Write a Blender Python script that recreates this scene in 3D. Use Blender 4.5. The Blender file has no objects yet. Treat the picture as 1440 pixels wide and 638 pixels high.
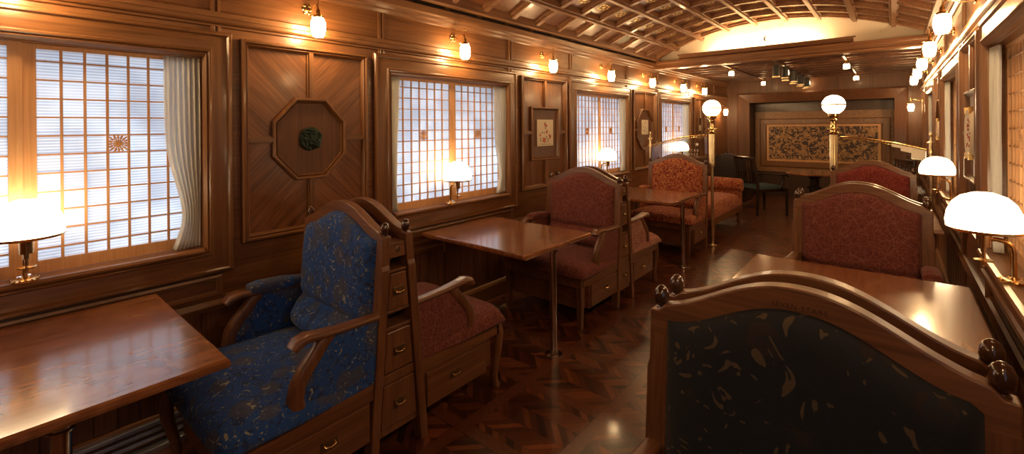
import bpy, bmesh, math, random
from mathutils import Vector, Matrix
random.seed(7)
SC = bpy.context.scene
COL = SC.collection
PI = math.pi
# ------------------------------------------------------------------ camera, world, exposure
F_PX, YAW, PIT, ROL, CY, CAM_H = 636.57, .6996, .0023, .0074, 178.54, 1.47
def make_camera():
    cy, sy = math.cos(YAW), math.sin(YAW)
    f = Vector((-sy*math.cos(PIT), cy*math.cos(PIT), -math.sin(PIT)))
    r = Vector((cy, sy, 0)); d = f.cross(r)
    r2 = r*math.cos(ROL) + d*math.sin(ROL); d2 = -r*math.sin(ROL) + d*math.cos(ROL)
    cam = bpy.data.cameras.new('camera'); o = bpy.data.objects.new('camera', cam); COL.objects.link(o)
    m = Matrix((r2, -d2, -f)).transposed().to_4x4(); m.translation = (0, 0, CAM_H); o.matrix_world = m
    cam.sensor_width = 36; cam.lens = 36*F_PX/1440; cam.shift_y = -(319-CY)/1440; cam.clip_start = .02
    SC.camera = o
make_camera()
w = bpy.data.worlds.new('world'); SC.world = w; w.use_nodes = True
w.node_tree.nodes['Background'].inputs[0].default_value = (.5, .6, .8, 1)
w.node_tree.nodes['Background'].inputs[1].default_value = .25
SC.view_settings.view_transform = 'Standard'; SC.view_settings.look = 'None'; SC.view_settings.gamma = 1
SC.view_settings.exposure = 1.18
SC.view_settings.use_curve_mapping = False
def area(name, loc, rot, sx, sy, power, col, spread=PI):
    l = bpy.data.lights.new(name, 'AREA'); l.shape = 'RECTANGLE'; l.size = sx; l.size_y = sy; l.energy = power; l.color = col
    l.spread = spread
    o = bpy.data.objects.new(name, l); o.location = loc; o.rotation_euler = rot; COL.objects.link(o); return o
# daylight outside the left windows: the open sky side of the platform, and an added strip light that makes a bright band on the paper
area('daylight', (-3.45, 4.2, 1.5), (0, -PI/2, 0), 1.6, 11.5, 82, (.74, .86, 1))
area('paper_band_light', (-3.02, 4.2, 1.13), (0, -PI/2, 0), .08, 11.5, 20, (.85, .92, 1))
BULB = 9.0      # strength of the glass of a small bulb
SHADE = 7.0
# ------------------------------------------------------------------ materials
MAT = {}
def nt(name):
    m = bpy.data.materials.new(name); m.use_nodes = True; t = m.node_tree; t.nodes.clear()
    out = t.nodes.new('ShaderNodeOutputMaterial'); b = t.nodes.new('ShaderNodeBsdfPrincipled')
    t.links.new(b.outputs[0], out.inputs[0]); MAT[name] = m
    return m, t, b, out
def N(t, typ, **kw):
    n = t.nodes.new(typ)
    for k, v in kw.items():
        if k.startswith('i_'): n.inputs[int(k[2:])].default_value = v
        else: setattr(n, k, v)
    return n
def ramp(t, stops, interp='LINEAR'):
    n = t.nodes.new('ShaderNodeValToRGB'); n.color_ramp.interpolation = interp
    e = n.color_ramp.elements
    while len(e) < len(stops): e.new(.5)
    for i, (p, c) in enumerate(stops): e[i].position = p; e[i].color = (*c, 1)
    return n
def mth(t, op, a, b=None, c=None):
    n = t.nodes.new('ShaderNodeMath'); n.operation = op
    for i, v in enumerate((a, b, c)):
        if v is None: continue
        if isinstance(v, (int, float)): n.inputs[i].default_value = v
        else: t.links.new(v, n.inputs[i])
    return n.outputs[0]
def vec_objrand(t):
    tc = N(t, 'ShaderNodeTexCoord'); oi = N(t, 'ShaderNodeObjectInfo')
    mul = mth(t, 'MULTIPLY', oi.outputs['Random'], 17.0)
    cb = N(t, 'ShaderNodeCombineXYZ'); t.links.new(mul, cb.inputs[0]); t.links.new(mul, cb.inputs[2]); t.links.new(mul, cb.inputs[1])
    ad = N(t, 'ShaderNodeVectorMath', operation='ADD'); t.links.new(tc.outputs['Object'], ad.inputs[0]); t.links.new(cb.outputs[0], ad.inputs[1])
    return ad.outputs[0]
def wood(name, c1, c2, c3, axis='z', along=.7, across=9, rough=.33, scale=1.0, rot=0, coat=.18, figure=1.0, wave=.065):
    m, t, b, out = nt(name)
    v = vec_objrand(t)
    mp = N(t, 'ShaderNodeMapping'); t.links.new(v, mp.inputs[0])
    s = {'x': (along, across, across), 'y': (across, along, across), 'z': (across, across, along)}[axis]
    if rot:
        mp0 = N(t, 'ShaderNodeMapping'); mp0.inputs['Rotation'].default_value = (rot, 0, 0); t.links.new(v, mp0.inputs[0]); t.links.new(mp0.outputs[0], mp.inputs[0])
    mp.inputs['Scale'].default_value = tuple(q*scale for q in s)
    n1 = N(t, 'ShaderNodeTexNoise'); n1.inputs['Scale'].default_value = 1.1; n1.inputs['Detail'].default_value = 3; n1.inputs['Distortion'].default_value = 1.2*figure
    t.links.new(mp.outputs[0], n1.inputs[0])
    wv = mth(t, 'SINE', mth(t, 'MULTIPLY', n1.outputs[0], 34*figure))
    mp2 = N(t, 'ShaderNodeMapping'); t.links.new(mp.outputs[0], mp2.inputs[0])
    mp2.inputs['Scale'].default_value = {'x': (.9, 9, 9), 'y': (9, .9, 9), 'z': (9, 9, .9)}[axis]
    n2 = N(t, 'ShaderNodeTexNoise'); n2.inputs['Scale'].default_value = 1.6; n2.inputs['Detail'].default_value = 4
    t.links.new(mp2.outputs[0], n2.inputs[0])
    f = mth(t, 'ADD', mth(t, 'MULTIPLY', wv, wave), mth(t, 'ADD', mth(t, 'MULTIPLY', n2.outputs[0], .55), mth(t, 'MULTIPLY', n1.outputs[0], .45)))
    r = ramp(t, [(.28, c1), (.5, c2), (.74, c3)]); t.links.new(f, r.inputs[0])
    t.links.new(r.outputs[0], b.inputs['Base Color'])
    b.inputs['Roughness'].default_value = rough; b.inputs['Coat Weight'].default_value = coat; b.inputs['Coat Roughness'].default_value = .12
    bp = N(t, 'ShaderNodeBump'); bp.inputs['Strength'].default_value = .06; bp.inputs['Distance'].default_value = .002
    t.links.new(f, bp.inputs['Height']); t.links.new(bp.outputs[0], b.inputs['Normal'])
    return m
W1 = ((.105, .038, .013), (.185, .074, .025), (.255, .112, .040))      # walnut
W2 = ((.085, .031, .012), (.155, .059, .023), (.22, .09, .037))
for ax in 'xyz': wood('wood_'+ax, *W1, axis=ax)
for ax in 'xyz': wood('furn_'+ax, *W2, axis=ax, rough=.42)
wood('trim_y', (.12, .046, .015), (.195, .082, .028), (.26, .118, .043), 'y', rough=.34)
wood('trim_z', (.12, .046, .015), (.195, .082, .028), (.26, .118, .043), 'z', rough=.34)
wood('panel_z', (.11, .043, .016), (.19, .078, .03), (.27, .12, .048), 'z', scale=1.2, rough=.3)
wood('panel_da', (.105, .037, .014), (.20, .078, .029), (.30, .125, .048), 'z', rot=PI/4, rough=.3)
wood('panel_db', (.105, .037, .014), (.20, .078, .029), (.30, .125, .048), 'z', rot=-PI/4, rough=.3)
wood('burl', (.10, .038, .015), (.14, .054, .021), (.18, .073, .029), 'z', scale=.9, rough=.5, coat=0, figure=1.6)
wood('table_wood', (.13, .043, .015), (.24, .085, .03), (.34, .14, .052), 'y', along=1.6, across=5, scale=.55, rough=.24, coat=.9, figure=1.6, wave=.09)
MAT['table_wood'].node_tree.nodes['Principled BSDF'].inputs['Coat Roughness'].default_value = .13
wood('light_wood', (.5, .25, .1), (.6, .31, .13), (.68, .38, .18), 'z', scale=1.4, rough=.4)
wood('ceil_wood', (.1, .034, .013), (.16, .058, .021), (.22, .084, .032), 'x', rough=.35, scale=.8, wave=.04)
wood('ceil_rib', (.15, .062, .025), (.23, .105, .045), (.31, .15, .07), 'y', rough=.45)
wood('dark_wood', (.012, .006, .004), (.022, .011, .007), (.04, .02, .012), 'z', rough=.35)
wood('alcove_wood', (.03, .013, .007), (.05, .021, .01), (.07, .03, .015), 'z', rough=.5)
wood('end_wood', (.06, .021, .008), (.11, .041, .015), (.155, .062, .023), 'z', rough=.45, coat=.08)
wood('knob_wood', (.03, .012, .006), (.055, .022, .011), (.09, .038, .018), 'z', rough=.15, coat=.8)
def plain(name, c, rough=.5, metal=0., **kw):
    m, t, b, out = nt(name); b.inputs['Base Color'].default_value = (*c, 1); b.inputs['Roughness'].default_value = rough; b.inputs['Metallic'].default_value = metal
    for k, v in kw.items(): b.inputs[k.replace('_', ' ')].default_value = v
    return m
def metal(name, c, rough):
    m, t, b, out = nt(name); b.inputs['Metallic'].default_value = 1
    n = N(t, 'ShaderNodeTexNoise'); n.inputs['Scale'].default_value = 14; tc = N(t, 'ShaderNodeTexCoord'); t.links.new(tc.outputs['Object'], n.inputs[0])
    r = ramp(t, [(.3, tuple(q*.8 for q in c)), (.7, c)]); t.links.new(n.outputs[0], r.inputs[0]); t.links.new(r.outputs[0], b.inputs['Base Color'])
    b.inputs['Roughness'].default_value = rough
    return m
metal('brass', (.86, .6, .27), .2); metal('brass_dark', (.3, .2, .1), .4); metal('chrome', (.8, .76, .72), .12); metal('copper_dark', (.16, .08, .05), .3)
metal('pale_brass', (1, .84, .52), .3); metal('steel_blue', (.75, .8, .88), .45); metal('verdigris', (.035, .05, .04), .5)
plain('black_metal', (.012, .012, .012), .35); plain('gap_black', (.004, .003, .003), .8); plain('engraving', (.035, .014, .008), .6)
plain('etch', (.75, .72, .66), .5); plain('cream', (.82, .72, .56), .6); plain('card', (.72, .62, .46), .6)
plain('petal_paint', (.48, .07, .03), .5); plain('leaf_paint', (.09, .09, .06), .5)
plain('speaker_grey', (.2, .18, .14), .6)
plain('teal', (.035, .07, .075), .8); plain('frosted', (.85, .76, .62), .45)
def emis(name, c, s, base=(.9, .85, .75)):
    m, t, b, out = nt(name); b.inputs['Base Color'].default_value = (*base, 1); b.inputs['Roughness'].default_value = .35
    b.inputs['Emission Color'].default_value = (*c, 1); b.inputs['Emission Strength'].default_value = s
    return m
emis('bulb_glass', (1, .64, .3), BULB*6); emis('shade_glass', (1, .74, .42), SHADE); emis('globe_glass', (1, .72, .42), 7.0); emis('spot_glass', (1, .62, .28), 16); emis('strip_led', (1, .7, .36), 95)
# shoji paper: pleated translucent paper
def paper():
    m = bpy.data.materials.new('paper'); m.use_nodes = True; t = m.node_tree; t.nodes.clear(); MAT['paper'] = m
    out = t.nodes.new('ShaderNodeOutputMaterial'); tc = N(t, 'ShaderNodeTexCoord'); sp = N(t, 'ShaderNodeSeparateXYZ'); t.links.new(tc.outputs['Object'], sp.inputs[0])
    s = mth(t, 'SINE', mth(t, 'MULTIPLY', sp.outputs[2], 2*PI/.0125))
    n = N(t, 'ShaderNodeTexNoise'); n.inputs['Scale'].default_value = 5; t.links.new(tc.outputs['Object'], n.inputs[0])
    f = mth(t, 'ADD', mth(t, 'MULTIPLY', s, .22), n.outputs[0])
    r = ramp(t, [(.25, (.58, .6, .64)), (.75, (.86, .88, .9))]); t.links.new(f, r.inputs[0])
    tr = N(t, 'ShaderNodeBsdfTranslucent'); df = N(t, 'ShaderNodeBsdfDiffuse'); mx = N(t, 'ShaderNodeMixShader'); mx.inputs[0].default_value = .4
    for q in (tr, df): t.links.new(r.outputs[0], q.inputs[0])
    t.links.new(tr.outputs[0], mx.inputs[1]); t.links.new(df.outputs[0], mx.inputs[2]); t.links.new(mx.outputs[0], out.inputs[0])
paper()
def cloth(name, base, spots, scale=1.0, rough=.9, sheen=.06):
    m, t, b, out = nt(name); v = vec_objrand(t)
    b.inputs['Roughness'].default_value = rough; b.inputs['Sheen Weight'].default_value = sheen
    cur = None
    rgb = N(t, 'ShaderNodeRGB'); rgb.outputs[0].default_value = (*base, 1); cur = rgb.outputs[0]
    for (kind, sc, lo, hi, c, dist) in spots:
        mp = N(t, 'ShaderNodeMapping'); mp.inputs['Location'].default_value = (sc*.37, sc*.11, sc*.23); t.links.new(v, mp.inputs[0])
        if kind in ('vor', 'edge', 'petal'):
            nz = N(t, 'ShaderNodeTexNoise'); nz.inputs['Scale'].default_value = sc*1.6*scale; t.links.new(mp.outputs[0], nz.inputs[0])
            vm = N(t, 'ShaderNodeVectorMath', operation='SCALE'); t.links.new(nz.outputs[1], vm.inputs[0]); vm.inputs[3].default_value = dist/(sc*scale)
            ad = N(t, 'ShaderNodeVectorMath', operation='ADD'); t.links.new(mp.outputs[0], ad.inputs[0]); t.links.new(vm.outputs[0], ad.inputs[1])
            n = N(t, 'ShaderNodeTexVoronoi'); n.feature = 'DISTANCE_TO_EDGE' if kind == 'edge' else 'F1'
            n.inputs['Scale'].default_value = sc*scale; t.links.new(ad.outputs[0], n.inputs['Vector']); o = n.outputs[0]
            if kind == 'petal':
                o = mth(t, 'ADD', o, mth(t, 'MULTIPLY', mth(t, 'SINE', mth(t, 'MULTIPLY', o, 60)), .05))
        else:
            n = N(t, 'ShaderNodeTexNoise'); n.inputs['Scale'].default_value = sc*scale; n.inputs['Detail'].default_value = 1.2; n.inputs['Distortion'].default_value = dist
            t.links.new(mp.outputs[0], n.inputs[0]); o = n.outputs[0]
        mr = N(t, 'ShaderNodeMapRange'); mr.inputs[1].default_value = lo; mr.inputs[2].default_value = hi; t.links.new(o, mr.inputs[0])
        mx = N(t, 'ShaderNodeMix', data_type='RGBA'); t.links.new(mr.outputs[0], mx.inputs[0]); t.links.new(cur, mx.inputs[6]); mx.inputs[7].default_value = (*c, 1)
        cur = mx.outputs[2]
    t.links.new(cur, b.inputs['Base Color'])
    n = N(t, 'ShaderNodeTexNoise'); n.inputs['Scale'].default_value = 500; tc = N(t, 'ShaderNodeTexCoord'); t.links.new(tc.outputs['Object'], n.inputs[0])
    bp = N(t, 'ShaderNodeBump'); bp.inputs['Strength'].default_value = .3; bp.inputs['Distance'].default_value = .002; t.links.new(n.outputs[0], bp.inputs['Height']); t.links.new(bp.outputs[0], b.inputs['Normal'])
    return m
cloth('blue_brocade', (.009, .06, .25), [('noise', 26, .55, .62, (.012, .03, .11), 1.5), ('petal', 9.5, .42, .36, (.05, .06, .115), .45), ('petal', 9.5, .14, .1, (.03, .05, .12), .45),
      ('noise', 34, .63, .66, (.07, .1, .17), 2.0), ('noise', 21, .665, .685, (.27, .26, .2), 3.0)])
cloth('blue_brocade_shaded', (.004, .005, .009), [('petal', 9, .36, .3, (.014, .007, .007), .45), ('noise', 24, .56, .6, (.005, .006, .012), 1.5),  # blue brocade in shadow: the shade is put into the cloth colour
      ('noise', 13, .645, .66, (.07, .045, .022), 3.0)], sheen=.05)
cloth('red_maze', (.085, .012, .010), [('noise', 120, .5, .54, (.22, .058, .036), 2.5), ('edge', 17, .03, .02, (.19, .062, .046), .3)])
cloth('red_floral', (.22, .025, .02), [('noise', 70, .5, .54, (.42, .25, .18), 2.5), ('edge', 18, .06, .03, (.36, .18, .12), .6)])
cloth('red_damask', (.17, .014, .006), [('noise', 27, .49, .52, (.42, .15, .045), 2.8)])
cloth('deep_red', (.13, .009, .006), [('noise', 40, .52, .56, (.22, .04, .022), 2.8)])
cloth('linen', (.9, .9, .88), [('noise', 120, .5, .6, (.85, .85, .83), .5)], sheen=.1)
def linen_translucent():
    t = MAT['linen'].node_tree; out = next(n for n in t.nodes if n.type == 'OUTPUT_MATERIAL'); b = next(n for n in t.nodes if n.type == 'BSDF_PRINCIPLED')
    tr = t.nodes.new('ShaderNodeBsdfTranslucent'); tr.inputs[0].default_value = (.95, .95, .92, 1); mx = t.nodes.new('ShaderNodeMixShader'); mx.inputs[0].default_value = .65
    t.links.new(b.outputs[0], mx.inputs[1]); t.links.new(tr.outputs[0], mx.inputs[2]); t.links.new(mx.outputs[0], out.inputs[0])
linen_translucent()
cloth('mural', (.34, .18, .08), [('noise', 11, .46, .52, (.05, .03, .028), 1.5), ('noise', 24, .6, .63, (.5, .3, .14), 1.0)], rough=.6, sheen=0)
cloth('tile_border', (.3, .15, .06), [('noise', 60, .5, .6, (.16, .07, .03), 1)], rough=.4, sheen=0)
# parquet
def parquet():
    m, t, b, out = nt('parquet')
    tc = N(t, 'ShaderNodeTexCoord'); sp = N(t, 'ShaderNodeSeparateXYZ'); t.links.new(tc.outputs['Object'], sp.inputs[0]); X, Y = sp.outputs[0], sp.outputs[1]
    colw, pw = .115, .045
    cx = mth(t, 'DIVIDE', Y, colw); ci = mth(t, 'FLOOR', cx); cf = mth(t, 'SUBTRACT', cx, ci)
    par = mth(t, 'MODULO', mth(t, 'ABSOLUTE', ci), 2)
    sgn = mth(t, 'SUBTRACT', mth(t, 'MULTIPLY', par, 2), 1)
    u = mth(t, 'ADD', X, mth(t, 'MULTIPLY', mth(t, 'MULTIPLY', mth(t, 'SUBTRACT', cf, .5), colw*1.0), sgn))
    pk = mth(t, 'DIVIDE', u, pw); pi_ = mth(t, 'FLOOR', pk); pf = mth(t, 'SUBTRACT', pk, pi_)
    cb = N(t, 'ShaderNodeCombineXYZ'); t.links.new(ci, cb.inputs[0]); t.links.new(pi_, cb.inputs[1])
    wn = N(t, 'ShaderNodeTexWhiteNoise', noise_dimensions='2D'); t.links.new(cb.outputs[0], wn.inputs['Vector'])
    # lattice strips
    def strip(co, off, per, wd):
        q = mth(t, 'DIVIDE', mth(t, 'SUBTRACT', co, off), per); fr = mth(t, 'SUBTRACT', q, mth(t, 'FLOOR', q))
        return mth(t, 'LESS_THAN', fr, wd/per), fr
    sx, fx = strip(X, -1.655, .50, .072); sy, fy = strip(Y, 1.50, .50, .072)
    st = mth(t, 'MAXIMUM', sx, sy)
    mp = N(t, 'ShaderNodeMapping'); mp.inputs['Scale'].default_value = (30, 30, 1); t.links.new(tc.outputs['Object'], mp.inputs[0])
    n = N(t, 'ShaderNodeTexNoise'); n.inputs['Scale'].default_value = 1.5; n.inputs['Detail'].default_value = 4; t.links.new(mp.outputs[0], n.inputs[0])
    f = mth(t, 'ADD', mth(t, 'MULTIPLY', wn.outputs[0], .8), mth(t, 'MULTIPLY', n.outputs[0], .25))
    r = ramp(t, [(.1, (.028, .009, .005)), (.5, (.085, .024, .010)), (.95, (.21, .062, .022))]); t.links.new(f, r.inputs[0])
    r2 = ramp(t, [(.2, (.085, .026, .012)), (.9, (.17, .055, .024))]); t.links.new(n.outputs[0], r2.inputs[0])
    mx = N(t, 'ShaderNodeMix', data_type='RGBA'); t.links.new(st, mx.inputs[0]); t.links.new(r.outputs[0], mx.inputs[6]); t.links.new(r2.outputs[0], mx.inputs[7])
    # joints
    j1 = mth(t, 'LESS_THAN', pf, .05); j2 = mth(t, 'LESS_THAN', cf, .02)
    j = mth(t, 'MULTIPLY', mth(t, 'MAXIMUM', j1, j2), mth(t, 'SUBTRACT', 1, st))
    e = mth(t, 'MAXIMUM', mth(t, 'MULTIPLY', sx, mth(t, 'LESS_THAN', fx, .006)), mth(t, 'MULTIPLY', sy, mth(t, 'LESS_THAN', fy, .006)))
    j = mth(t, 'MAXIMUM', j, e)
    mx2 = N(t, 'ShaderNodeMix', data_type='RGBA'); t.links.new(j, mx2.inputs[0]); t.links.new(mx.outputs[2], mx2.inputs[6]); mx2.inputs[7].default_value = (.015, .006, .004, 1)
    t.links.new(mx2.outputs[2], b.inputs['Base Color']); b.inputs['Roughness'].default_value = .32; b.inputs['Coat Weight'].default_value = .2; b.inputs['Coat Roughness'].default_value = .1
    bp = N(t, 'ShaderNodeBump'); bp.inputs['Strength'].default_value = .25; bp.inputs['Distance'].default_value = .002
    t.links.new(mth(t, 'SUBTRACT', mth(t, 'MULTIPLY', wn.outputs[0], .4), j), bp.inputs['Height']); t.links.new(bp.outputs[0], b.inputs['Normal'])
parquet()
# thin clear glass
def glass():
    m = bpy.data.materials.new('clear_glass'); m.use_nodes = True; t = m.node_tree; t.nodes.clear(); MAT['clear_glass'] = m
    out = t.nodes.new('ShaderNodeOutputMaterial'); a = N(t, 'ShaderNodeBsdfTransparent'); g = N(t, 'ShaderNodeBsdfGlossy'); g.inputs['Roughness'].default_value = .03
    a.inputs[0].default_value = (.93, .95, .94, 1); mx = N(t, 'ShaderNodeMixShader'); mx.inputs[0].default_value = .07
    t.links.new(a.outputs[0], mx.inputs[1]); t.links.new(g.outputs[0], mx.inputs[2]); t.links.new(mx.outputs[0], out.inputs[0])
glass()
# ------------------------------------------------------------------ mesh helpers
class MB:
    def __init__(s): s.v = []; s.f = []; s.m = []
    def add(s, vs, fs, mi=0):
        o = len(s.v); s.v += [tuple(p) for p in vs]
        for k, f in enumerate(fs): s.f.append([i+o for i in f]); s.m.append(mi if not isinstance(mi, list) else mi[k])
        return s
    def box(s, x0, x1, y0, y1, z0, z1, mi=0):
        p = [(x, y, z) for x in (x0, x1) for y in (y0, y1) for z in (z0, z1)]
        return s.add(p, [(0, 1, 3, 2), (4, 6, 7, 5), (0, 4, 5, 1), (2, 3, 7, 6), (0, 2, 6, 4), (1, 5, 7, 3)], mi)
    def hexa(s, p, mi=0):      # p in the order of box()
        return s.add(p, [(0, 1, 3, 2), (4, 6, 7, 5), (0, 4, 5, 1), (2, 3, 7, 6), (0, 2, 6, 4), (1, 5, 7, 3)], mi)
    def loops(s, L, close_ring=True, caps=True, mi=0):     # list of rings with equal counts
        n = len(L[0]); vs = [p for r in L for p in r]; fs = []
        for i in range(len(L)-1):
            for j in range(n if close_ring else n-1):
                fs.append((i*n+j, i*n+(j+1) % n, (i+1)*n+(j+1) % n, (i+1)*n+j))
        if caps: fs.append(tuple(range(n))[::-1]); fs.append(tuple((len(L)-1)*n+j for j in range(n)))
        return s.add(vs, fs, mi)
    def tube(s, pts, r, n=10, flat=None, caps=True, mi=0):
        pts = [Vector(p) for p in pts]; L = []; up = None
        for i, p in enumerate(pts):
            d = (pts[min(i+1, len(pts)-1)] - pts[max(i-1, 0)]).normalized()
            if up is None:
                up = Vector((1, 0, 0)) if abs(d.x) < .8 else Vector((0, 1, 0))
            a = (up - d*up.dot(d)).normalized(); b = d.cross(a); up = a
            rr = r[i] if isinstance(r, (list, tuple)) else r
            ra, rb = rr if isinstance(rr, (list, tuple)) else (rr, rr)
            L.append([p + a*ra*math.cos(2*PI*k/n) + b*rb*math.sin(2*PI*k/n) for k in range(n)])
        return s.loops(L, caps=caps, mi=mi)
    def lathe(s, prof, c=(0, 0, 0), n=24, axis='z', flute=0, mi=0):
        L = []
        for (r, h) in prof:
            ring = []
            for k in range(n):
                a = 2*PI*k/n; rr = r*(1+flute*math.cos(k*PI)) if flute else r
                p = (rr*math.cos(a), rr*math.sin(a), h)
                if axis == 'x': p = (p[2], p[0], p[1])
                if axis == 'y': p = (p[0], p[2], p[1])
                ring.append((c[0]+p[0], c[1]+p[1], c[2]+p[2]))
            L.append(ring)
        return s.loops(L, mi=mi)
    def sphere(s, c, r, n=20, m=12, mi=0):
        rx, ry, rz = r if isinstance(r, (tuple, list)) else (r, r, r)
        L = [[(c[0]+rx*math.sin(t)*math.cos(2*PI*k/n), c[1]+ry*math.sin(t)*math.sin(2*PI*k/n), c[2]-rz*math.cos(t)) for k in range(n)]
             for t in [PI*(.02+.96*i/m) for i in range(m+1)]]
        return s.loops(L, mi=mi)
    def solid(s, front, back, nu=16, nv=16, mi=0):
        A = [[front(i/nu, j/nv) for j in range(nv+1)] for i in range(nu+1)]; B = [[back(i/nu, j/nv) for j in range(nv+1)] for i in range(nu+1)]
        vs = [p for r in A for p in r] + [p for r in B for p in r]; o = (nu+1)*(nv+1); I = lambda i, j: i*(nv+1)+j; fs = []
        for i in range(nu):
            for j in range(nv):
                fs.append((I(i, j), I(i+1, j), I(i+1, j+1), I(i, j+1))); fs.append((o+I(i, j), o+I(i, j+1), o+I(i+1, j+1), o+I(i+1, j)))
        for i in range(nu): fs.append((I(i, 0), o+I(i, 0), o+I(i+1, 0), I(i+1, 0))); fs.append((I(i, nv), I(i+1, nv), o+I(i+1, nv), o+I(i, nv)))
        for j in range(nv): fs.append((I(0, j), I(0, j+1), o+I(0, j+1), o+I(0, j))); fs.append((I(nu, j), o+I(nu, j), o+I(nu, j+1), I(nu, j+1)))
        return s.add(vs, fs, mi)
    def prism(s, poly, mapf, a, b, mi=0):      # poly of 2-D points, mapf(p, h) -> 3-D
        return s.loops([[mapf(p, a) for p in poly], [mapf(p, b) for p in poly]], mi=mi)
    def tf(s, fn, k=0):
        s.v = [tuple(fn(Vector(p))) if i >= k else p for i, p in enumerate(s.v)]; return s
    def build(s, name, mats, parent=None, smooth=None, bevel=0, loc=None, kind=None):
        me = bpy.data.meshes.new(name); me.from_pydata(s.v, [], s.f)
        for q in (mats if isinstance(mats, (list, tuple)) else [mats]): me.materials.append(MAT[q])
        for p, mi in zip(me.polygons, s.m): p.material_index = mi
        bm = bmesh.new(); bm.from_mesh(me); bmesh.ops.recalc_face_normals(bm, faces=bm.faces)
        bm.to_mesh(me); bm.free()
        if smooth is not None:
            for p in me.polygons: p.use_smooth = True
            me.set_sharp_from_angle(angle=math.radians(smooth))
        o = bpy.data.objects.new(name, me); COL.objects.link(o)
        if parent: o.parent = parent
        if loc: o.location = loc
        if bevel:
            bv = o.modifiers.new('bevel', 'BEVEL'); bv.width = bevel; bv.segments = 2; bv.limit_method = 'ANGLE'; bv.angle_limit = .6
        if kind: o['kind'] = kind
        return o
def text_mesh(name, cu):
    t_ = bpy.data.objects.new('tmp', cu); COL.objects.link(t_); bpy.context.view_layer.update()
    me = bpy.data.meshes.new_from_object(t_.evaluated_get(bpy.context.evaluated_depsgraph_get())); me.name = name
    bpy.data.objects.remove(t_); bpy.data.curves.remove(cu)
    o = bpy.data.objects.new(name, me); COL.objects.link(o); return o
def thing(name, label, cat, loc=(0, 0, 0), group=None, rotz=0):
    o = bpy.data.objects.new(name, None); COL.objects.link(o); o.location = loc; o.rotation_euler = (0, 0, rotz); o.empty_display_size = .1
    o['label'] = label; o['category'] = cat
    if group: o['group'] = group
    return o
def tag(o, label, cat, group=None):
    o['label'] = label; o['category'] = cat
    if group: o['group'] = group
    return o
def struct(o, label=None, cat=None):
    o['kind'] = 'structure'
    if label: o['label'] = label
    if cat: o['category'] = cat
    return o
def offset_poly(poly, d):
    n = len(poly); res = []
    ar = sum(poly[i][0]*poly[(i+1) % n][1]-poly[(i+1) % n][0]*poly[i][1] for i in range(n))
    sg = 1 if ar > 0 else -1
    for i in range(n):
        p0, p1, p2 = Vector(poly[i-1]), Vector(poly[i]), Vector(poly[(i+1) % n])
        d1 = (p1-p0).normalized(); d2 = (p2-p1).normalized()
        n1 = Vector((-d1.y, d1.x))*sg; n2 = Vector((-d2.y, d2.x))*sg
        b = (n1+n2); b = b/(b.length_squared/2)
        res.append(p1 + b*d)
    return res
def molding(mb, poly, prof, mapf):      # poly (y,z) outer loop; prof [(inward, height)]; material 0 = level runs, 1 = upright runs
    n = len(poly); L = []
    for (d, h) in prof: L.append([mapf(p, h) for p in offset_poly(poly, d)])
    vs = [p for r in L for p in r]; fs = []; mi = []
    for j in range(n):
        a, b = Vector(poly[j]), Vector(poly[(j+1) % n]); k = 0 if abs((b-a).x) >= abs((b-a).y) else 1
        for i in range(len(L)-1):
            fs.append((i*n+j, i*n+(j+1) % n, (i+1)*n+(j+1) % n, (i+1)*n+j)); mi.append(k)
    mb.add(vs, fs, mi); return mb
def rect(y0, y1, z0, z1): return [(y0, z0), (y1, z0), (y1, z1), (y0, z1)]
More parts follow.
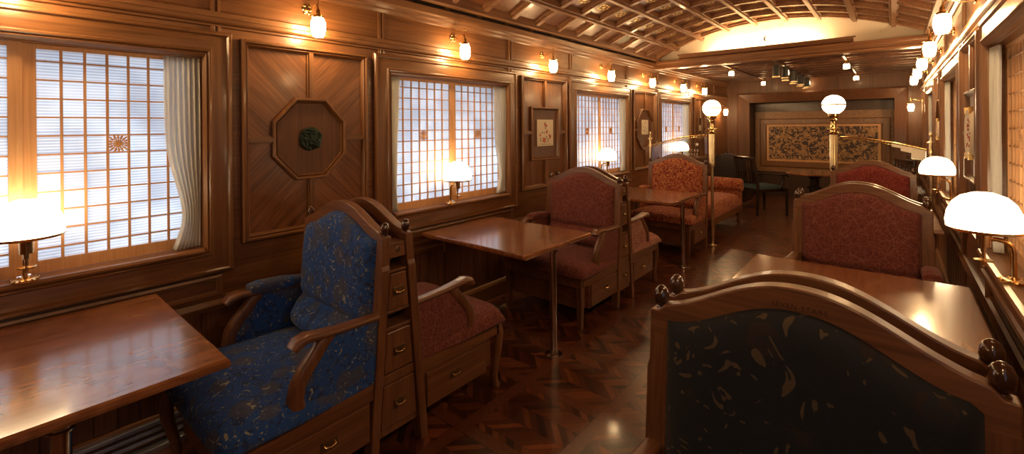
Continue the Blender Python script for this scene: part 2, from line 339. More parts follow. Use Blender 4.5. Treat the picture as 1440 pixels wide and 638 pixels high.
# ------------------------------------------------------------------ setting
XL, XR = -2.65, .36
XC = (XL+XR)/2
Y0, Y1, YB = -2.6, 10.1, 6.34        # rear end behind the camera, end wall, cross beam
WINY = [.125, 2.45, 4.81, 7.17]
PANY = [1.2825, 3.6375, 5.9925, 8.34]
WH, WZ0, WZ1 = .60, .885, 1.822       # window opening half width, sill, head
struct(MB().box(XL-.1, XR+.1, Y0-.1, YB+5, -.05, 0).build('floor', 'parquet'))
def smap(side):      # wall mapping (y,z),h -> world; h = distance into the room from the wall face
    return (lambda p, h: (XL+h, p[0], p[1])) if side == 'left' else (lambda p, h: (XR-h, p[0], p[1]))
def wbox(mb, side, y0, y1, z0, z1, h0, h1, mi=0):
    a, b = (XL+h0, XL+h1) if side == 'left' else (XR-h0, XR-h1)
    return mb.box(min(a, b), max(a, b), y0, y1, z0, z1, mi)
for side in ('left', 'right'):
    mb = MB(); ys = [Y0] + [q for c in WINY for q in (c-WH, c+WH)] + [Y1]
    wbox(mb, side, Y0, Y1, 0, WZ0-.02, -.14, 0); wbox(mb, side, Y0, Y1, WZ1, 2.37, -.14, 0)
    for i in range(0, len(ys), 2): wbox(mb, side, ys[i], ys[i+1], WZ0-.02, WZ1, -.14, 0)
    struct(mb.build('wall_'+side, 'wood_y'))
    # frieze: rail, cornice and uprights
    mp = smap(side)
    def run(prof, name, mat='trim_y', y0=Y0, y1=Y1):
        m_ = MB().loops([[mp((y0, z), h) for (h, z) in prof], [mp((y1, z), h) for (h, z) in prof]])
        return struct(m_.build(name, mat))
    run([(0, 1.985), (.012, 1.99), (.012, 2.0), (.03, 2.004), (.036, 2.012), (.036, 2.028), (.022, 2.036), (.022, 2.062), (.01, 2.068), (0, 2.075)], 'trim_1')
    run([(0, 2.235), (.02, 2.24), (.024, 2.262), (.04, 2.27), (.044, 2.29), (.06, 2.3), (.064, 2.345), (.05, 2.355), (0, 2.355)], 'trim_2')
    st = MB()
    for c in WINY:
        for s in (-1, 1):
            for z0, z1 in ((1.945, 1.99), (2.066, 2.245)):
                yc = c+s*.675
                wbox(st, side, yc-.026, yc-.008, z0, z1, 0, .014); wbox(st, side, yc+.004, yc+.018, z0, z1, 0, .014)
    for c in (9.2,):
        wbox(st, side, c-.02, c+.02, 1.2, 2.24, 0, .02)
    struct(st.build('trim_3', 'trim_z', bevel=.002))
    run([(0, .545), (.02, .55), (.026, .575), (.014, .6), (.02, .615), (.006, .62), (0, .62)], 'trim_4')
    run([(0, .0), (.03, .0), (.03, .11), (.02, .13), (0, .14)], 'baseboard_'+side)
    # plank wainscot below the windows
    pl = MB()
    for c in WINY:
        k = 0; y = c-.68
        while y < c+.66:
            wbox(pl, side, y, y+.076, .14, .55, 0, .006 + .003*(k % 2)); y += .08; k += 1
    struct(pl.build('trim_5', 'furn_z', bevel=.002))
    wf = MB()
    for c in WINY: molding(wf, rect(c-.69, c+.69, .615, .725), [(0, 0), (0, .02), (.012, .025), (.02, .012), (.03, .01), (.032, 0)], mp)
    struct(wf.build('trim_6', ['trim_y', 'trim_z']))
# heater grille strips along the left wall
g = thing('heater_grille', 'long silver heater grille along the left wall at floor level', 'heater', (XL+.03, 0, 0))
MB().box(0, .055, -1.1, .98, 0.0, .025).build('base_strip', 'steel_blue', g, bevel=.002)
for k in range(3): MB().box(.004, .022+.0*k, -1.1, .98, .045+.032*k, .062+.032*k).build('slat', 'steel_blue', g, bevel=.002)
# ---- windows
ONES = {0: 'first', 1: 'second', 2: 'third', 3: 'fourth'}
wn = 0
FRP = [(0, 0), (0, .022), (.008, .034), (.02, .036), (.028, .026), (.036, .028), (.094, .03), (.1, .04), (.108, .042), (.116, .034), (.122, .04), (.134, .022), (.138, -.005), (.142, -.06)]
for side in ('left', 'right'):
    mp = smap(side)
    for wi, c in enumerate(WINY):
        if side == 'right' and wi == 0: continue
        wn += 1
        poly = rect(c-.742, c+.742, .735, 1.962)
        root = struct(molding(MB(), poly, FRP, mp).build('window_%d' % wn, ['trim_y', 'trim_z'], smooth=25))
        # sill with a rounded nose
        s = MB(); prof = [(-.08, .845), (-.08, .878), (.04, .878), (.055, .874), (.06, .864), (.055, .854), (.035, .85), (.035, .845)]
        s.loops([[mp((c-WH-.002, z), h) for (h, z) in prof], [mp((c+WH+.002, z), h) for (h, z) in prof]])
        s.build('sill', 'trim_y', root)
        # two paper screens
        for hs in (-1, 1):
            a = MB(); y_in, y_out = c+hs*.02, c+hs*WH; lo, hi = min(y_in, y_out), max(y_in, y_out)
            hb = -.018 - (.018 if hs > 0 else 0)
            yst = c + hs*.04; yo = c + hs*(.04+.0733*7)
            wbox(a, side, min(c+hs*.0, yst), max(c+hs*.0, yst), WZ0, WZ1, hb-.018, hb); wbox(a, side, min(yo, y_out), max(yo, y_out), WZ0, WZ1, hb-.018, hb)
            wbox(a, side, lo, hi, .879, .93, hb-.017, hb-.0012, 1); wbox(a, side, lo, hi, WZ1-.02, WZ1-.001, hb-.017, hb-.0012, 1)
            sash = a.build('sash', ['light_wood', 'light_wood'], root)
            l = MB()
            for k in range(1, 7):
                yk = c+hs*(.04+.0733*k); wbox(l, side, yk-.0048, yk+.0048, .93, WZ1-.02, hb-.012, hb-.003)
            for k in range(0, 12):
                zk = 1.838-.0775*k-.008
                if .935 < zk < 1.8: wbox(l, side, lo, hi, zk-.0034, zk+.0034, hb-.011, hb-.004)
            l.build('lattice', 'light_wood', sash)
            pp = MB(); wbox(pp, side, lo, hi, .92, WZ1-.01, hb-.0145, hb-.0135); pp.build('paper', 'paper', sash)
            o_ = MB(); yo_, zo_ = c+hs*.2966, 1.4035
            mo = mp((yo_, zo_), hb-.006)
            o_.lathe([(.0001, -.003), (.011, -.003), (.011, .003), (.0001, .003)], mo, 16, 'x')
            for k in range(16):
                an = 2*PI*k/16; m1 = Vector(mp((yo_+.011*math.cos(an), zo_+.011*math.sin(an)), hb-.006)); rr = .037/max(abs(math.cos(an)), abs(math.sin(an)))
                rr = min(rr, .043); m2 = Vector(mp((yo_+rr*math.cos(an), zo_+rr*math.sin(an)), hb-.006))
                o_.tube([m1, m2], .003, 5)
                m3 = Vector(mp((yo_+.024*math.cos(an+PI/16), zo_+.024*math.sin(an+PI/16)), hb-.006)); o_.tube([m2, m3], .003, 4)
            o_.build('flower_ornament', 'light_wood', sash)
# closed outer skin behind the right paper (a dark shed wall) is the night outside: nothing lights it
# ---- panels between the windows
OUT = [(0, 0), (0, .026), (.006, .038), (.016, .04), (.022, .026), (.03, .03), (.038, .016), (.042, 0)]
INN = [(0, 0), (0, .024), (.006, .032), (.014, .032), (.02, .018), (.026, .024), (.034, 0)]
tn = 7
for side in ('left', 'right'):
    mp = smap(side)
    for pi_, c in enumerate(PANY):
        if side == 'right' and pi_ == 0: continue
        hw = .375 if pi_ < 3 else .33
        m_ = molding(MB(), rect(c-hw, c+hw, .862, 1.94), OUT, mp)
        struct(m_.build('trim_%d' % tn, ['trim_y', 'trim_z'], smooth=25)); tn += 1
        # veneer field
        f = MB()
        mats = ['panel_z']
        if side == 'left' and pi_ == 0:
            mats = ['panel_da', 'panel_db']
            for sy_ in (-1, 1):
                for sz_ in (-1, 1):
                    y0, y1 = sorted((c, c+sy_*(hw-.02))); z0, z1 = sorted((1.405, 1.92 if sz_ > 0 else .88))
                    wbox(f, side, y0, y1, z0, z1, 0, .004, 0 if sy_*sz_ > 0 else 1)
        else: wbox(f, side, c-hw+.02, c+hw-.02, .88, 1.92, 0, .004)
        struct(f.build('trim_%d' % tn, mats)); tn += 1
        if pi_ == 0: shp = [(c+.237*math.cos(PI/8+k*PI/4), 1.405+.257*math.sin(PI/8+k*PI/4)) for k in range(8)]
        elif pi_ == 1: shp = rect(c-.235, c+.235, 1.135, 1.655)
        elif pi_ == 2: shp = [(c-.1, 1.13), (c+.1, 1.13), (c+.27, 1.29), (c+.27, 1.53), (c+.1, 1.69), (c-.1, 1.69), (c-.27, 1.53), (c-.27, 1.29)]
        else: shp = rect(c-.12, c+.12, 1.2, 1.6)
        hy = max(p[0] for p in shp)-c; z_hi = max(p[1] for p in shp); z_lo = min(p[1] for p in shp)
        r_ = molding(MB(), shp, INN, mp)
        for (y0, y1, z0, z1, mi) in ((c-.02, c+.02, z_hi-.01, 1.915, 1), (c-.02, c+.02, .885, z_lo+.01, 1), (c-hw+.03, c-hy+.01, 1.385, 1.425, 0), (c+hy-.01, c+hw-.03, 1.385, 1.425, 0)):
            wbox(r_, side, y0, y1, z0, z1, 0, .016, mi)
            if mi: wbox(r_, side, y0+.008, y1-.008, z0, z1, 0, .028, mi)
            else: wbox(r_, side, y0, y1, z0+.008, z1-.008, 0, .028, mi)
        struct(r_.build('trim_%d' % tn, ['trim_y', 'trim_z'])); tn += 1
        b_ = MB().prism(offset_poly(shp, .02), mp, 0, .008); struct(b_.build('trim_%d' % tn, 'burl')); tn += 1
        base = .008
        if side == 'left' and pi_ == 0:
            o = MB(); rg = random.Random(3)
            prof = [(.0001, 0), (.066, 0), (.068, .008), (.06, .014), (.0001, .018)]
            o.lathe(prof, mp((c, 1.405), base), 28, 'x')
            for k in range(46):
                a = rg.random()*2*PI; r = .064*math.sqrt(rg.random()); p = mp((c+r*math.cos(a), 1.405+r*math.sin(a)), base+.014)
                o.sphere(p, (.006, .008+.006*rg.random(), .008+.006*rg.random()), 8, 5)
            tag(o.build('medallion', 'verdigris', smooth=50), 'round dark green carved foliage medallion in the octagonal wall frame', 'medallion')
        elif side == 'left' and pi_ in (1, 2):
            lab = ('cream porcelain plaque painted with orange and red flowers in a square wall frame', 'small cream plaque with dark brushwork in the tall octagonal wall frame')[pi_-1]
            hw_, z0, z1 = ((.135, 1.27, 1.53), (.105, 1.34, 1.54))[pi_-1]
            root = thing('painted_plaque', lab, 'plaque', mp((c, z0), base))
            pm = MB(); wbox(pm, side, c-hw_, c+hw_, z0, z1, base, base+.012); o = pm.build('tile', 'card', bevel=.002); o.parent = root; o.location = -root.location
            rg = random.Random(5+pi_); sm = MB()
            if pi_ == 1:
                pts = [(-.01, .2, 1), (.02, .19, 1), (.005, .18, 1), (.03, .13, 1), (.02, .12, 1), (-.085, .095, 1), (.07, .09, 1), (.085, .08, 1), (.075, .065, 1), (-.02, .05, 1), (-.035, .035, 1), (-.01, .03, 1), (.0, .055, 1), (-.03, .06, 1),
                       (.005, .16, 0), (-.02, .115, 0), (-.05, .12, 0), (.02, .075, 0), (-.08, .06, 0), (-.075, .04, 0), (.045, .05, 0), (.04, .03, 0), (0, .215, 0)]
            else: pts = [(rg.uniform(-.06, .06), rg.uniform(.02, .17), 0) for _ in range(14)]
            for (dy, dz, fc) in pts:
                tgt = MB()
                for q in range(4):
                    a = q*PI/2+rg.random(); rr = .011 if fc else .007
                    tgt.sphere(mp((c+dy+rr*math.cos(a)*.7, z0+dz+.015+rr*math.sin(a)*.7), base+.0122), (.0014, rr*.7, rr*.55), 8, 4)
                o = tgt.build('painted_flower' if fc else 'painted_leaf', 'petal_paint' if fc else 'leaf_paint'); o.parent = root; o.location = -root.location
            sm.tube([mp((c-.08, z0+.02), base+.0128), mp((c+.08, z0+.02), base+.0128)], .0016, 5)
            o = sm.build('painted_line', 'leaf_paint'); o.parent = root; o.location = -root.location
        elif side == 'left':
            o = MB(); wbox(o, side, c-.05, c+.05, 1.36, 1.46, base, base+.01); tag(o.build('painted_plaque', 'card', bevel=.002), 'tiny cream plaque on the left wall beyond the fourth window', 'plaque')
        elif pi_ in (1, 2):
            lab = ('oval cream fan shaped plaque on the right wall panel', 'small round plaque on the far right wall panel')[pi_-1]
            root = thing('oval_plaque', lab, 'plaque', mp((c, 1.41), base))
            rr = (.15, .1)[pi_-1]
            o = MB().lathe([(.0001, 0), (rr, 0), (rr*1.02, -.012), (rr*.9, -.03), (rr*.8, -.026), (.0001, -.022)], (0, 0, 0), 32, 'x').build('dish', 'card', root, smooth=40)
            q = MB(); rg = random.Random(9)
            for k in range(14): q.sphere((-.026, rg.uniform(-.08, .08)*rr/.15, rg.uniform(-.09, .09)*rr/.15), (.003, .012, .008), 8, 4)
            q.build('painted_flowers', 'petal_paint', root)['kind'] = 'stuff'
            for s_ in (-1, 1):
                for k2 in (-1, 1): MB().box(-.034, 0, s_*rr*.55-.006, s_*rr*.55+.006, k2*rr*.86-.02, k2*rr*.86+.02).build('clip', 'brass', root, bevel=.002)
# ---- barrel ceiling
ARC_R, ARC_T = 3.221, 2.72
def arc_z(x, dz=0): return ARC_T-ARC_R+math.sqrt(ARC_R**2-(x-XC)**2)+dz
XS0, XS1 = XL+.03, XR-.03
def arch_band(mb, y0, y1, dz0, dz1, x0=XS0, x1=XS1, n=40, mi=0):
    L = []
    for i in range(n+1):
        x = x0+(x1-x0)*i/n; L.append([(x, y0, arc_z(x, dz0)), (x, y1, arc_z(x, dz0)), (x, y1, arc_z(x, dz1)), (x, y0, arc_z(x, dz1))])
    return mb.loops(L, mi=mi)
struct(arch_band(MB(), Y0, YB+.1, 0.05, .1, XL-.12, XR+.12).build('ceiling', 'ceil_wood', smooth=30))
rib = MB()
RX = [XC + s*q for s in (-1, 1) for q in (.165, .495, .825, 1.155)]
for x in RX:
    z = arc_z(x); rib.box(x-.036, x+.036, Y0, YB, z+.012, z+.065); rib.box(x-.02, x+.02, Y0, YB, z-.01, z+.014)
for x, s in ((XS0+.04, 1), (XS1-.04, -1)): z = arc_z(x); rib.box(x-.04, x+.04, Y0, YB, z-.005, z+.09)
struct(rib.build('trim_60', 'ceil_rib', bevel=.004))
cr = MB(); RY = [YB-.12-.352*k for k in range(0, 25)]
for y in RY:
    arch_band(cr, y-.04, y+.04, .024, .055); arch_band(cr, y-.026, y+.026, .004, .026)
struct(cr.build('trim_61', 'ceil_rib', bevel=.003))
gap = MB().box(XL-.02, XL+.03, Y0, YB, 2.355, 2.385).box(XR-.03, XR+.02, Y0, YB, 2.355, 2.385); struct(gap.build('trim_62', 'gap_black'))
# gold flower ornaments in the coffers
gold = metal('gold_leaf', (.75, .5, .2), .45)
cols = sorted(RX); proto = None
mids = [(cols[i]+cols[i+1])/2 for i in range(7)]
k = 0
for mi_, x in enumerate(mids):
    for j in range(0, 15):
        y = (RY[j]+RY[j+1])/2
        if proto is None:
            pm = MB(); rg = random.Random(2)
            pm.lathe([(.0001, -.004), (.016, -.004), (.02, 0), (.0001, 0)], (0, 0, 0), 10)
            for a in range(8): pm.sphere((.042*math.cos(a*PI/4), .066*math.sin(a*PI/4), -.001), (.014, .02, .003), 8, 4)
            o = pm.build('ceiling_rosette', 'gold_leaf', smooth=40)
        else:
            o = proto.copy(); COL.objects.link(o)
        if proto is None: proto = o
        o.location = (x, y, arc_z(x, .05)-.004)
        o.rotation_euler = (0, math.asin((x-XC)/ARC_R), 0)
        tag(o, 'oval gold flower rosette in the middle of a ceiling coffer', 'ceiling ornament', 'gold rosettes in the ceiling coffers')
        k += 1
# ceiling speaker in a side coffer
sx_ = XC-1.155-.15; sy_ = (RY[3]+RY[4])/2
o = MB().lathe([(.0001, -.006), (.085, -.006), (.09, 0), (.0001, 0)], (0, 0, 0), 28).tf(lambda p: (p.x*.8, p.y*1.2, p.z)).build('ceiling_speaker', 'speaker_grey', smooth=40)
o.location = (sx_, sy_, arc_z(sx_, .05)-.002); o.rotation_euler = (0, math.asin((sx_-XC)/ARC_R), 0); tag(o, 'oval grey metal speaker grille in a side coffer of the ceiling', 'speaker')
# ---- cross beam, lunette, light trough
bmx = MB().box(XL, XR, YB-.03, YB+.1, 2.262, 2.36).box(XL, XR, YB-.055, YB-.02, 2.335, 2.375).box(XL, XR, YB-.045, YB-.02, 2.262, 2.29)
struct(bmx.build('trim_63', 'wood_x', bevel=.005))
lun = MB(); n = 40
L = [[(XL+(XR-XL)*i/n, YB+.08, 2.34), (XL+(XR-XL)*i/n, YB+.08, max(2.345, arc_z(min(max(XL+(XR-XL)*i/n, XS0), XS1), .08)))] for i in range(n+1)]
lun.loops(L, close_ring=False, caps=False); struct(lun.build('wall_lunette', 'cream'))
tr = thing('light_trough', 'long moulded wooden trough on the cross beam below the glowing arch', 'light trough', (-1.29, YB-.05, 2.375))
MB().box(-.96, .96, -.04, -.025, 0, .055).box(-.96, .96, -.04, .03, 0, .012).box(-.98, .98, -.046, -.03, .045, .06).build('trough', 'wood_x', tr, bevel=.003)
MB().box(-.55, .62, -.01, .01, .014, .026).build('light_strip', 'strip_led', tr)
o = MB(); pts = []
for i in range(13):
    a = PI/2+PI*i/12; pts.append((.034*math.cos(a), 0, .034*math.sin(a)))
o.tube([Vector(p) for p in pts], [.0015+.008*math.sin(PI*i/12) for i in range(13)], 8)
o = o.build('crescent_moon', 'gap_black', smooth=50, loc=(-1.2, YB+.066, 2.54)); tag(o, 'small dark crescent moon on the glowing arch above the beam', 'ornament')
for i, (px, z) in enumerate([(-1.21, 2.66), (-1.05, 2.675), (-.95, 2.67), (-.8, 2.66), (-.69, 2.655), (-.1, 2.48), (-1.42, 2.64)]):
    o = MB().prism([(math.cos(PI/2+a*PI/5)*(.018 if a % 2 == 0 else .008), math.sin(PI/2+a*PI/5)*(.018 if a % 2 == 0 else .008)) for a in range(10)], lambda p, h: (p[0], h, p[1]), 0, .004)
    o = o.build('star', 'card', loc=(px, YB+.07, z)); tag(o, 'tiny pale gold star on the glowing arch above the beam', 'ornament', 'seven stars on the arch')
# ---- rear lounge ceiling, end wall with alcove
rc = MB().box(XL, XR, YB+.1, Y1+.1, 2.36, 2.42)
struct(rc.build('ceiling_lounge', 'ceil_wood'))
sl = MB(); y = YB+.25
while y < Y1: sl.box(XL, XR, y, y+.05, 2.325, 2.36); y += .33
struct(sl.build('trim_64', 'end_wood', bevel=.006))
AX0, AX1, AZ = -2.22, .02, 1.9
ew = MB().box(XL, AX0-.0, Y1, Y1+.05, 0, 2.4).box(AX1, XR, Y1, Y1+.05, 0, 2.4).box(AX0, AX1, Y1, Y1+.05, AZ, 2.4)
al = MB().box(AX0-.04, AX0, Y1+.05, Y1+.5, 0, AZ).box(AX1, AX1+.04, Y1+.05, Y1+.5, 0, AZ).box(AX0, AX1, Y1+.05, Y1+.5, AZ, AZ+.04).box(AX0-.04, AX1+.04, Y1+.45, Y1+.5, 0, AZ)
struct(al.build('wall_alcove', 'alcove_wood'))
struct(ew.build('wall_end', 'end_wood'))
fr = [(AX0-.22, 0), (AX1+.18, 0), (AX1+.18, AZ+.19), (AX0-.22, AZ+.19)]
am = MB(); P0 = [(AX0-.22, 0), (AX0-.22, 2.09), (AX1+.18, 2.09), (AX1+.18, 0)]; P1 = [(AX0, 0), (AX0, AZ), (AX1, AZ), (AX1, 0)]
def lp(P, h): return [(p[0], Y1-h, p[1]) for p in P]
Pm = [((a[0]*.85+b[0]*.15), (a[1]*.85+b[1]*.15)) for a, b in zip(P0, P1)]
am.loops([lp(P0, 0), lp(P0, .05), lp(Pm, .06), lp(P1, .0), lp(P1, -.02)], close_ring=False, caps=False, mi=0)
struct(am.build('trim_65', 'end_wood'))
YM = Y1+.44
mr = thing('mural_panel', 'large framed floral mural panel in the far end alcove', 'mural', (-1.08, YM, .45))
def ym(y_, p): return (p[0], YM-y_, p[1])
def frm(name, R, prof, mats):
    o = molding(MB(), rect(*R), prof, lambda p, h: (p[0], YM-h, p[1])).build(name, mats); o.parent = mr; o.location = -mr.location
MB().box(-1.13, 1.13, -.006, 0, 0.05, 1.27).build('tile_border', 'tile_border', mr)
frm('outer_frame', (-2.12, -.03, .6, 1.58), [(0, 0), (0, .02), (.02, .03), (.11, .03), (.125, .012), (.13, .012)], ['trim_y', 'trim_z'])
frm('inner_frame', (-1.99, -.17, .72, 1.46), [(0, 0), (0, .02), (.035, .02), (.04, .006)], ['light_wood', 'light_wood'])
MB().box(-.90, .90, -.012, -.006, .275, 1.0).build('floral_panel', 'mural', mr)
# ---- track lights of the lounge
TRK = [(-1.85, 6.55, 9.7, (7.32, 9.5), 'left'), (-1.205, 6.6, 10.0, (7.75, 9.95), 'middle'), (-.47, 6.9, 9.7, (7.49, 9.55), 'right')]
for (x, y0, y1, ls, nm) in TRK:
    t_ = thing('light_track', 'dark ceiling track, the %s one of three in the lounge' % nm, 'light track', (x, y0, 2.325)); MB().box(-.012, .012, 0, y1-y0, -.02, 0).build('rail', 'copper_dark', t_, bevel=.002)
    MB().box(-.02, .02, -.01, .05, -.024, 0).build('end_cap', 'black_metal', t_)
    for q, y in enumerate(ls):
        h = thing('track_lamp', 'small glowing lamp on the %s ceiling track, %s end' % (nm, ('nearer', 'farther')[q]), 'lamp', (x, y, 2.305))
        MB().lathe([(.022, 0), (.022, -.03), (.03, -.035), (.03, -.042)], n=14).build('socket', 'brass', h, smooth=40)
        MB().lathe([(.028, -.042), (.034, -.05), (.036, -.1), (.033, -.104), (.0001, -.105)], n=16).build('glass_shade', 'spot_glass', h, smooth=40)
for k in range(9):
    y = 8.0+.2*k
    if abs(y-7.75) < .06: y += .08
    h = thing('spotlight', 'black cylinder spotlight hanging in a row from the middle track', 'spotlight', (-1.205+(.03 if k % 2 else -.03), 7.16+.345*k-(.06 if k==1 else 0)-(.07 if k==8 else 0), 2.305), 'black cylinder spotlights on the middle track')
    MB().lathe([(.0001, -.02), (.045, -.02), (.045, -.185), (.038, -.188), (.038, -.15), (.0001, -.15)], n=18).build('housing', 'black_metal', h, smooth=35)
    MB().lathe([(.0455, -.172), (.0475, -.174), (.0475, -.188), (.04, -.19)], n=18).build('rim', 'pale_brass', h, smooth=35)
    MB().tube([(0, 0, 0), (0, 0, -.025)], .008, 8).build('stem', 'black_metal', h)
# ------------------------------------------------------------------ lamps
def copy_tree(root, loc, label, group=None, rotz=None):
    r = root.copy(); COL.objects.link(r); r.location = loc; r['label'] = label
    if rotz is not None: r.rotation_euler = (0, 0, rotz)
    if group: r['group'] = group
    for ch in root.children:
        c = ch.copy(); COL.objects.link(c); c.parent = r
        for g_ in ch.children: d = g_.copy(); COL.objects.link(d); d.parent = c
    return r
def make_sconce(label, group):       # local +x points into the room
    t_ = thing('wall_sconce', label, 'wall lamp', (0, 0, 0), group)
    b = MB().lathe([(.0001, 0), (.026, 0), (.024, .008), (.012, .014), (.0001, .016)], (0, 0, 0), 18, 'x')
    for a in range(6): b.sphere((.006, .024*math.cos(a*PI/3), .024*math.sin(a*PI/3)), (.006, .011, .011), 8, 5)
    b.build('backplate', 'brass', t_, smooth=40)
    MB().tube([(.01, 0, 0), (.04, 0, -.012), (.07, 0, -.01), (.1, 0, .012), (.128, 0, .008), (.14, 0, -.02), (.14, 0, -.05)], [.008, .005, .005, .005, .005, .006, .007], 8).build('arm', 'brass', t_, smooth=60)
    MB().tube([(.14, 0, -.02), (.14, 0, .045)], .0022, 6).sphere((.14, 0, .048), .0065, 10, 6).build('stem', 'brass', t_, smooth=60)
    s_ = MB().lathe([(.008, -.02), (.012, -.03), (.012, -.05), (.024, -.056), (.029, -.066), (.027, -.07), (.0001, -.068)], (.14, 0, 0), 18)
    for a in range(3): s_.tube([(.14+.026*math.cos(a*2.09), .026*math.sin(a*2.09), -.06), (.14+.044*math.cos(a*2.09), .044*math.sin(a*2.09), -.062)], .0028, 6)
    s_.build('socket', 'brass', t_, smooth=40)
    MB().lathe([(.022, -.066), (.03, -.072), (.037, -.09), (.0395, -.115), (.038, -.14), (.033, -.165), (.026, -.178), (.0001, -.176)], (.14, 0, 0), 20, flute=.02).build('glass_shade', 'bulb_glass', t_, smooth=60)
    return t_
ln = ['above the near left window', 'above the octagonal medallion panel', 'above the second left window', 'above the square flower plaque', 'above the third left window',
      'above the tall octagonal plaque frame', 'above the fourth left window', 'beyond the fourth left window']
sc0 = None
for k, y in enumerate([.09, 1.27, 2.43, 3.61, 4.79, 5.97, 7.16, 8.2]):
    lab = 'brass wall lamp with lit glass bulb '+ln[k]
    if sc0 is None: sc0 = make_sconce(lab, 'left wall frieze lamps'); o = sc0; o.location = (XL+.0, y, 2.165)
    else: o = copy_tree(sc0, (XL, y, 2.165), lab)
copy_tree(sc0, (XL, 9.5, 1.83), 'brass wall lamp mounted low on the far left wall beside the alcove')
rn = ['first and largest in the right wall row', 'second in the right wall row', 'third in the right wall row', 'fourth in the right wall row', 'last in the right wall row']
for k, y in enumerate([3.61, 4.79, 5.97, 7.1, 8.2]):
    copy_tree(sc0, (XR, y, 2.165), 'brass wall lamp with lit glass bulb, '+rn[k], 'right wall frieze lamps', PI)
copy_tree(sc0, (XR, 2.43, 2.165), 'brass wall lamp with lit bulb above the nearest right window', 'right wall frieze lamps', PI)
copy_tree(sc0, (XR, 9.6, 1.84), 'brass wall lamp mounted low on the far right wall beside the alcove', 'low lamps', PI)
for k, (x, y, a) in enumerate([(XR, 1.27, PI), (XL, -1.09, 0), (XR, .09, PI), (XR, -1.09, PI), (XL, -2.27, 0)]):  # lamps added out of view to brighten the near furniture
    copy_tree(sc0, (x, y, 2.165), 'added unseen brass wall lamp ' + ('one bay before the nearest right window', 'on the left wall behind the camera', 'by the right window at the camera', 'on the right wall behind the camera', 'at the rear of the left wall')[k], None, a)
def make_table_lamp(label, group):   # local +x into the room, base on the sill
    t_ = thing('table_lamp', label, 'table lamp', (0, 0, 0), group)
    b = MB().lathe([(.0001, 0), (.04, 0), (.041, .006), (.036, .01), (.014, .013), (.01, .02), (.0001, .02)], (0, 0, 0), 24)
    for k in range(14): b.sphere((.038*math.cos(k*PI/7), .038*math.sin(k*PI/7), .008), .0045, 6, 4)
    b.build('base', 'brass', t_, smooth=40)
    MB().tube([(0, 0, .015), (0, 0, .11), (.004, 0, .132), (.02, 0, .148), (.045, 0, .153), (.065, 0, .15)], .0085, 10).build('arm', 'brass', t_, smooth=60)
    MB().lathe([(.0001, .1), (.009, .1), (.009, .12), (.02, .122), (.021, .165), (.026, .17), (.026, .176), (.0001, .178)], (.078, 0, 0), 20).build('socket', 'brass', t_, smooth=40)
    MB().lathe([(.0001, .042), (.006, .046), (.004, .056), (.008, .064), (.028, .067), (.028, .071), (.006, .074), (.006, .102), (.0001, .102)], (.078, 0, 0), 20).build('drip_plate', 'brass', t_, smooth=40)
    pr = [(.0001, .186), (.085, .184), (.098, .186), (.106, .198), (.108, .215), (.103, .25), (.088, .285), (.065, .31), (.03, .325), (.0001, .328)]
    MB().lathe(pr, (.078, 0, 0), 32).build('glass_shade', 'shade_glass', t_, smooth=60)
    MB().lathe([(.1, .184), (.102, .181), (.107, .184), (.108, .192), (.104, .19)], (.078, 0, 0), 32).build('rim', 'brass', t_, smooth=60)
    return t_
tl0 = make_table_lamp('brass table lamp with white dome shade on the nearest left windowsill', 'window lamps'); tl0.location = (XL+.05, .125, .878)
copy_tree(tl0, (XL+.05, 2.35, .878), 'brass table lamp with white dome shade on the second left windowsill')
copy_tree(tl0, (XL+.05, 4.70, .878), 'brass table lamp glowing on the third left windowsill above the red bench')
copy_tree(tl0, (XL+.05, 7.1, .878), 'brass table lamp glowing on the fourth left windowsill behind the glass screen')
copy_tree(tl0, (XR-.02, 2.47, .878), 'brass table lamp with large glowing white shade on the nearest right windowsill', None, PI)
copy_tree(tl0, (XR-.02, 4.86, .878), 'smaller looking brass table lamp on the farther right windowsill', None, PI)
# ------------------------------------------------------------------ curtains
def curtain(side, yw, sgn, wtop, label):
    mp = smap(side); mb = MB(); nz, ny = 30, 40; L = []
    for j in range(nz+1):
        q = j/nz; z = 1.815-q*.93
        wd = wtop*(1-.5*math.exp(-((q-.84)/.26)**2)*1.0) if wtop > .08 else wtop*(1-.6*q)
        if q > .85: wd += .02*(q-.85)/.15
        row = []
        for i in range(ny+1):
            s = i/ny; y = yw - sgn*wd*s; h = .0 + .012*math.sin(s*2*PI*7 + .6*math.sin(q*5)) + .005*math.sin(s*40+q*3)
            row.append(mp((y, z), h))
        L.append(row)
    mb.loops(L, close_ring=False, caps=False)
    o = mb.build('curtain', 'linen', smooth=80); so = o.modifiers.new('solid', 'SOLIDIFY'); so.thickness = .002
    tag(o, label, 'curtain')
cl = {0: 'nearest', 1: 'second', 2: 'third', 3: 'fourth'}
for wi, c in enumerate(WINY):
    curtain('left', c+WH, 1, (.145, .14, .15, .24)[wi], 'cream pleated curtain at the far edge of the %s left window' % cl[wi])
    if wi: curtain('left', c-WH, -1, (.1, .075, .05, .05)[wi], 'narrow cream curtain at the near edge of the %s left window' % cl[wi])
for wi in (1, 2, 3):
    curtain('right', WINY[wi]+WH, 1, .12, 'pale curtain at the far edge of the %s right window' % {1: 'nearest visible', 2: 'second visible', 3: 'third visible'}[wi])
